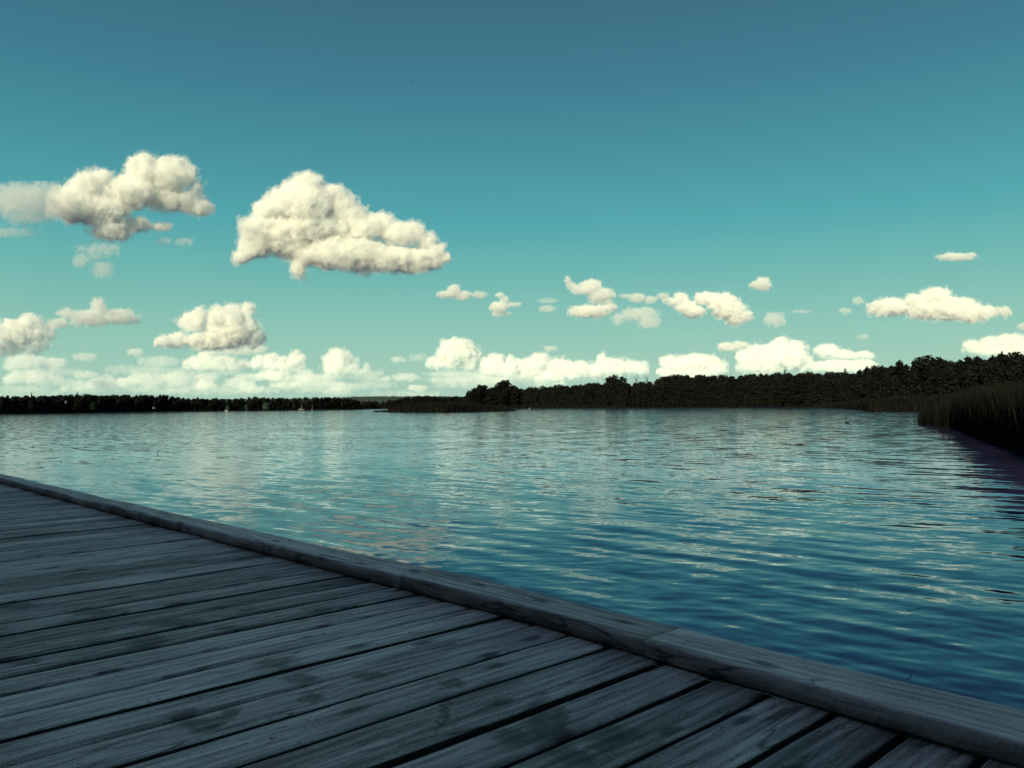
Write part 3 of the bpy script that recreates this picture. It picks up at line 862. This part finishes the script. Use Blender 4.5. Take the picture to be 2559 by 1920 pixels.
# bird in flight
p = at(1027, 201, 120)
o = skin('bird', [(0, 0, 0), (.10, 0, .0), (.16, 0, .01), (-.10, 0, 0), (-.20, 0, .0), (.02, .13, .05), (-.03, .30, .02), (.02, -.13, .05), (-.03, -.30, .02)],
         [(0, 1), (1, 2), (0, 3), (3, 4), (0, 5), (5, 6), (0, 7), (7, 8)],
         [(.035, .035), (.028, .028), (.01, .01), (.025, .02), (.02, .006), (.035, .010), (.012, .004), (.035, .010), (.012, .004)], m_feather, p)
o.rotation_euler = (.2, .1, 2.7)
tag(o, 'tiny dark bird flying high in the blue sky above the big cloud', 'bird')
# twig poking out of the water
p = on_plane(393, 1133, 0)
V, Q = tubes([((-.02, 0, -.25), (.012, 0, .03), .012, .011), ((.012, 0, .03), (.05, 0, .075), .011, .009), ((.05, 0, .075), (.075, 0, .125), .009, .004), ((.02, 0, .04), (.05, .02, .045), .006, .003)], 6)
o = link('twig', mesh_np('twig', V, Q, [m_leafd]), p); o.rotation_euler.z = .3
tag(o, 'short slanting twig poking out of the open water at the left', 'twig')
def leaf(px, py, L_, rot, label, stem=.5):
    p = on_plane(px, py, .012); V, Fc = [], []; n = 8
    for s_ in (1, -1):
        for i in range(n+1):
            t = i/n; w = L_*.22*math.sin(PI*t)**.8
            V += [(t*L_-L_/2, w, .003*math.sin(3*t)+s_*.0006+.006*abs(w)/L_), (t*L_-L_/2, -w, .003*math.sin(3*t)+s_*.0006+.006*abs(w)/L_)]
    for b_, fl in ((0, 0), (2*(n+1), 1)):
        for i in range(n):
            a = b_+2*i; f = (a, a+1, a+3, a+2); Fc.append(f if fl else f[::-1])
    o = link('leaf', mesh_np('leaf', V, Fc, [m_leafd]), p); o.rotation_euler.z = rot
    tag(o, label, 'leaf')
    V, Q = tubes([((L_*.45, 0, .002), (L_*(.5+stem*.6), .004, .012), .0028, .0025), ((L_*(.5+stem*.6), .004, .012), (L_*(.5+stem), .0, .02), .0025, .002)], 5)
    link('stem', mesh_np('stem', V, Q, [m_leafd]), parent=o)
leaf(2275, 1527, .055, .12, 'dark fallen leaf with a long stem floating upper right of the other leaf', 1.2)
leaf(2270, 1698, .034, .4, 'small curled dark leaf floating close to the edge timber', .4)
#@@CLOUDS
# ------------------------------------------------------------------ clouds: real scattering volumes, kilometres away
def cloud_mat(name, dens, tint=(1, 1, 1)):
    m, nt, out = new_mat(name)
    v = N(nt, 'ShaderNodeVolumeScatter'); v.inputs['Color'].default_value = (*tint, 1)
    v.inputs['Density'].default_value = dens; v.inputs['Anisotropy'].default_value = -0.30
    nt.links.new(v.outputs[0], out.inputs['Volume'])
    m.cycles.homogeneous_volume = True
    return m
CM = {}
def cloud(ells, D, mfp=7.0, step=2.5, amp=0.6, seed=0, veil=True):
    """ells: (cx, cy, rx, ry) in photo pixels; mfp = mean free path in photo pixels"""
    E = np.array([(e[0], e[1], e[2], e[3]*(1.1 if e[1] > 880 else 1.0)) for e in ells], float)
    x0 = (E[:, 0]-E[:, 2]).min(); x1 = (E[:, 0]+E[:, 2]).max()
    y0 = (E[:, 1]-E[:, 3]).min(); y1 = (E[:, 1]+E[:, 3]).max()
    rm = float(np.median(np.minimum(E[:, 2], E[:, 3])))
    zr = np.minimum(E[:, 3]*1.5, np.maximum(E[:, 2], E[:, 3]))
    pad = 3*step + 0.35*rm
    zmx = zr.max()*1.2+pad
    step = max(min(step, max(rm/6, 1.1)), (x1-x0)/230)
    L = max(rm*0.95, 10.0)
    gx = np.arange(x0-pad, x1+pad, step); gy = np.arange(y0-pad, y1+pad, step); gz = np.arange(-zmx, zmx, step*1.3)
    X, Y, Z = np.meshgrid(gx, gy, gz, indexing='ij')
    X = X.astype(np.float32); Y = Y.astype(np.float32); Z = Z.astype(np.float32)
    r2 = random.Random(seed)
    P = np.stack([.61*X-.53*Y+.59*Z, .74*X+.62*Y-.21*Z, -.26*X+.57*Y+.78*Z], -1)/L + seed*7.7
    wx = fbm(P*0.9+31, 3)*L*0.55; wy = fbm(P*0.9+57, 3)*L*0.40
    X = X+wx+fbm(P*3.1+11, 3)*L*.22; Y = Y+wy+fbm(P*3.1+77, 3)*L*.18
    f = np.full(X.shape, -9.0, np.float32)
    for (cx, cy, rx, ry), rz in zip(E, zr):
        zo = r2.uniform(-.2, .2)*rz
        q = np.sqrt(((X-cx)/rx)**2+((Y-cy)/ry)**2+((Z-zo)/rz)**2)
        d = (1-q)*(0.55*min(rx, ry)/rm+0.45)
        k = 0.10
        h = np.clip(0.5+0.5*(d-f)/k, 0, 1)
        f = f*(1-h)+d*h+k*h*(1-h)
    n = fbm(P*1.1, 2)*0.5 + fbm(P*2.1+5, 5, 0.66, billow=True)*0.75
    f = f + amp*(1.0 if rm > 24 else 1.7)*(n-0.04)
    cx = (x0+x1)/2; cy = (y0+y1)/2
    c = at(cx, cy, D)
    base = (c-cam.location).length
    s = base/math.sqrt((cx-CX)**2+(cy-CY)**2+F*F)
    root = None
    layers = [('cloud', f, mfp)]
    if veil:
        n2 = fbm(P*1.7+90, 5, 0.68)
        layers = [('cloud', f-0.09, mfp), ('cloud_fringe', f+0.19+n2*0.62, mfp*6)]
    for nm, g, mf in layers:
        g = g.copy()
        for ax in range(3):
            sl = [slice(None)]*3
            for e in (0, -1):
                sl[ax] = e; g[tuple(sl)] = -1
        V, Q = surface_nets(g)
        if not len(V): continue
        px = gx[0]+V[:, 0]*step; py = gy[0]+V[:, 1]*step; pz = gz[0]+V[:, 2]*step*1.3
        W = (np.outer(px-CX, rt)+np.outer(CY-py, up)+np.outer(np.full(len(px), F), fw))
        W /= np.linalg.norm(W, axis=1)[:, None]
        W = W*(base + pz*s)[:, None] + np.array(cam.location) - np.array(c)
        key = round(1.0/(mf*s), 6)
        if key not in CM: CM[key] = cloud_mat('cloud_vapour', key)
        me = mesh_np(nm, W, Q, [CM[key]])
        o = link(nm, me, c if root is None else (0, 0, 0), root)
        if root is None: root = o
    return root
#@@CLOUDDATA
def H(y): return max(1012-y, 22)/F
CL = [
 # (mean free path px, noise amp, [ellipses], label)
 (7, .42, [(771,458,34,24),(792,452,16,14),(751,475,40,24),(714,510,50,36),(664,524,28,20),(766,510,70,50),(829,487,34,26),(852,516,42,36),(881,539,36,28),(641,574,42,34),(650,612,45,26),(690,605,50,26),(740,615,50,30),(621,620,28,28),(606,643,24,18),(714,579,80,38),(771,562,70,40),(829,562,60,38),(945,562,38,26),(910,568,50,30),(1003,585,50,26),(1032,579,28,20),(1066,602,26,24),(1090,626,20,20),(771,637,40,30),(748,666,18,26),(858,631,110,40),(945,646,120,32),(1032,649,60,28),(1084,655,22,20),(1107,646,14,14)], 'largest heaped white cloud with a pointed dome, left of centre'),
 (9, .6, [(362,428,42,40),(420,437,50,38),(463,437,28,28),(492,474,18,20),(492,518,35,18),(434,500,60,26),(333,480,70,38),(217,460,38,30),(246,445,30,20),(188,509,62,42),(260,523,60,38),(275,575,42,26),(289,590,30,15),(341,560,28,16),(400,567,20,10)], 'ragged white cloud with a high right shoulder, upper left'),
 (75, .8, [(58,500,70,32),(110,474,34,12),(72,535,50,18),(29,581,30,7),(12,474,20,8)], 'thin grey veil of cloud at the upper left edge'),
 (70, .8, [(255,625,36,9),(203,650,14,10),(257,674,18,14),(230,640,20,6)], 'faint torn wisp below the ragged upper left cloud'),
 (60, .8, [(463,605,15,6),(411,602,14,5)], 'tiny faint wisp right of the torn wisp'),
 (9, .5, [(40,840,60,34),(75,812,28,20),(-10,850,60,34),(116,832,20,20),(60,860,55,20)], 'round heaped cloud at the left edge'),
 (22, .7, [(246,769,16,20),(225,795,50,16),(295,793,40,16),(150,808,22,10),(335,805,14,5),(165,782,18,9)], 'low spiky cloud with one tall peak'),
 (12, .5, [(70,906,50,15),(130,910,35,13),(35,915,25,9),(60,897,25,12)], 'flat double cloud under the round heap at the left edge'),
 (24, .5, [(212,892,26,9)], 'small'), (22, .5, [(340,880,17,9)], 'small'),
 (12, .4, [(95,947,34,12),(135,948,25,9)], 's'), (14, .4, [(34,948,24,9)], 's'), (16, .4, [(215,937,30,8)], 's'),
 (8, .55, [(499,783,14,16),(481,805,28,20),(564,800,44,30),(615,776,16,14),(593,823,42,28),(535,812,22,22),(434,852,38,13),(542,850,70,20),(629,845,26,20)], 'tall twin towered cloud'),
 (22, .5, [(593,875,60,12),(643,873,20,11)], 's'),
 (8, .4, [(530,910,66,17),(517,893,20,12),(580,914,40,13)], 's'),
 (9, .6, [(647,905,18,14),(677,905,22,16),(741,903,18,18),(709,912,28,14),(684,938,26,12)], 's'),
 (16, .4, [(633,942,45,8)], 's'), (30, .5, [(398,905,45,12)], 's'), (30, .4, [(415,925,60,6)], 's'),
 (16, .5, [(376,948,45,12),(441,948,30,14)], 's'), (14, .4, [(514,945,28,10)], 's'), (12, .4, [(340,936,14,7)], 's'),
 (16, .4, [(517,960,28,7)], 's'), (18, .4, [(318,954,25,8),(278,960,28,7)], 's'), (18, .4, [(597,958,35,11)], 's'),
 (18, .4, [(630,974,25,8)], 's'), (15, .4, [(712,963,38,7)], 's'), (26, .5, [(778,948,28,12)], 's'), (30, .4, [(398,978,60,6)], 's'),
 (22, .4, [(268,943,16,6)], 's'), (30, .4, [(60,972,70,7)], 's'), (30, .4, [(200,976,60,6)], 's'), (34, .4, [(120,962,40,5)], 's'),
 (6, .35, [(849,910,38,27),(840,900,26,22)], 'ball'),
 (16, .4, [(994,899,17,6)], 's'),
 (6, .45, [(1143,880,42,30),(1147,858,16,10),(1093,905,20,12),(1176,900,25,20),(1136,913,58,8),(1115,880,20,18)], 'dome'),
 (9, .5, [(1209,915,14,16),(1237,903,20,14),(1274,903,14,10),(1230,925,35,14),(1266,925,30,16)], 's'),
 (9, .5, [(1346,907,28,17),(1310,925,35,18),(1386,914,22,18),(1375,940,60,10)], 's'),
 (8, .5, [(1440,925,36,18),(1505,901,11,13),(1527,918,38,18),(1579,920,36,13),(1480,930,40,14)], 's'),
 (7, .45, [(1705,913,40,18),(1752,906,45,16),(1785,920,28,14),(1669,906,16,11),(1720,930,70,12)], 's'),
 (7, .5, [(1955,863,20,15),(1991,874,22,18),(1969,893,45,26),(1896,893,32,24),(1874,896,26,20),(1933,882,22,18),(2006,907,18,18),(1915,915,60,14)], 's'),
 (12, .5, [(1816,867,20,10),(1852,863,17,9)], 's'),
 (9, .4, [(2068,878,30,16),(2101,887,28,11),(2163,889,20,8),(2130,890,20,7)], 's'),
 (10, .4, [(2097,915,72,12),(2160,911,28,10)], 's'),
 (11, .55, [(2335,746,32,22),(2291,757,30,16),(2320,772,60,20),(2236,768,38,18),(2200,772,26,16),(2390,772,50,24),(2427,783,38,18),(2463,779,35,11),(2511,781,12,8)], 's'),
 (14, .4, [(2386,643,45,9),(2427,638,14,6)], 's'),
 (12, .5, [(1907,710,18,14),(1893,713,16,9)], 's'),
 (40, .5, [(2143,752,14,8)], 's'), (45, .5, [(2112,777,14,7)], 's'), (40, .5, [(1999,780,24,4)], 's'), (60, .6, [(1936,799,20,12)], 's'), (45, .5, [(2156,841,12,6)], 's'),
 (10, .5, [(2430,867,18,14),(2474,856,28,12),(2525,852,38,14),(2481,874,60,12),(2551,870,30,15)], 's'),
 (14, .5, [(2555,816,10,8)], 's'),
 (9, .6, [(1772,746,22,12),(1805,757,32,20),(1823,775,34,20),(1834,797,18,14),(1860,790,18,12),(1702,747,14,12),(1716,768,22,13),(1734,779,22,13),(1680,754,16,7),(1760,747,18,12)], 's'),
 (15, .6, [(1420,700,6,7),(1427,714,10,8),(1448,725,18,9),(1477,718,24,17),(1499,736,28,15),(1524,736,12,9),(1503,754,22,7)], 's'),
 (10, .5, [(1470,779,44,14),(1517,770,20,9)], 's'),
 (13, .5, [(1134,725,14,12),(1119,736,22,9),(1155,738,20,10)], 's'), (20, .5, [(1199,738,16,8)], 's'),
 (14, .6, [(1250,738,9,6),(1260,749,10,8),(1282,761,16,6),(1246,768,20,13),(1250,784,18,6)], 's'),
 (40, .6, [(1369,752,24,5),(1369,772,18,8)], 's'),
 (26, .6, [(1593,745,20,10),(1626,749,16,8),(1658,741,12,8),(1568,741,16,5)], 's'),
 (45, .6, [(1546,797,14,12),(1597,787,40,14),(1622,804,24,14)], 's'),
 (22, .4, [(1376,871,14,6)], 's'), (45, .5, [(1043,893,20,6)], 's'),
 (16, .4, [(1013,943,34,8),(966,946,12,6)], 's'), (14, .4, [(1042,970,22,7)], 's'), (40, .4, [(934,950,30,5)], 's'),
 (30, .5, [(790,950,45,12)], 's'), (34, .4, [(840,980,40,8)], 's'), (34, .4, [(1122,950,60,6)], 's'), (26, .4, [(1122,934,60,6)], 's'),
 (16, .4, [(1241,947,50,10)], 's'), (40, .4, [(923,964,60,7)], 's'), (30, .5, [(120,930,90,8)], 's'), (36, .5, [(300,968,110,8)], 's'), (36, .5, [(560,975,130,8)], 's'), (40, .5, [(450,940,90,8)], 's'), (36, .5, [(800,968,90,9)], 's'), (40, .5, [(60,985,90,6)], 's'), (45, .5, [(1250,950,160,14)], 's'), (34, .5, [(160,955,60,8)], 's'), (40, .5, [(330,925,60,8)], 's'), (40, .5, [(880,935,70,8)], 's'), (40, .4, [(1010,985,80,6)], 's'),
]
rb = random.Random(77)
for k in range(20):                       # the broken bank of small heaps low over the left shore
    cx = 20+k*46+rb.uniform(-14, 14); yb = rb.choice((928, 944, 958, 968))+rb.uniform(-4, 4); w = rb.uniform(20, 42)
    CL.append((rb.uniform(11, 17), .55, [(cx+rb.uniform(-1, 1)*w*.75, yb-rb.uniform(2, 9), w*rb.uniform(.25, .5), rb.uniform(5, 11)) for _ in range(5)]+[(cx, yb, w, 5)], 's'))
for i, (mf, amp, e, lab) in enumerate(CL):
    yb = max(q[1]+q[3] for q in e)
    if min(q[1] for q in e) > 885 and mf > 10: mf *= 1.7
    D = min(650/H(yb), 20000)
    big = max(q[2] for q in e)
    if mf >= 60: amp *= 1.9
    o = cloud(e, D, mf, seed=i+1, amp=amp, step=2.5 if big > 30 else 2.0)
    tag(o, None, 'cloud', None, 'stuff')
#@@END
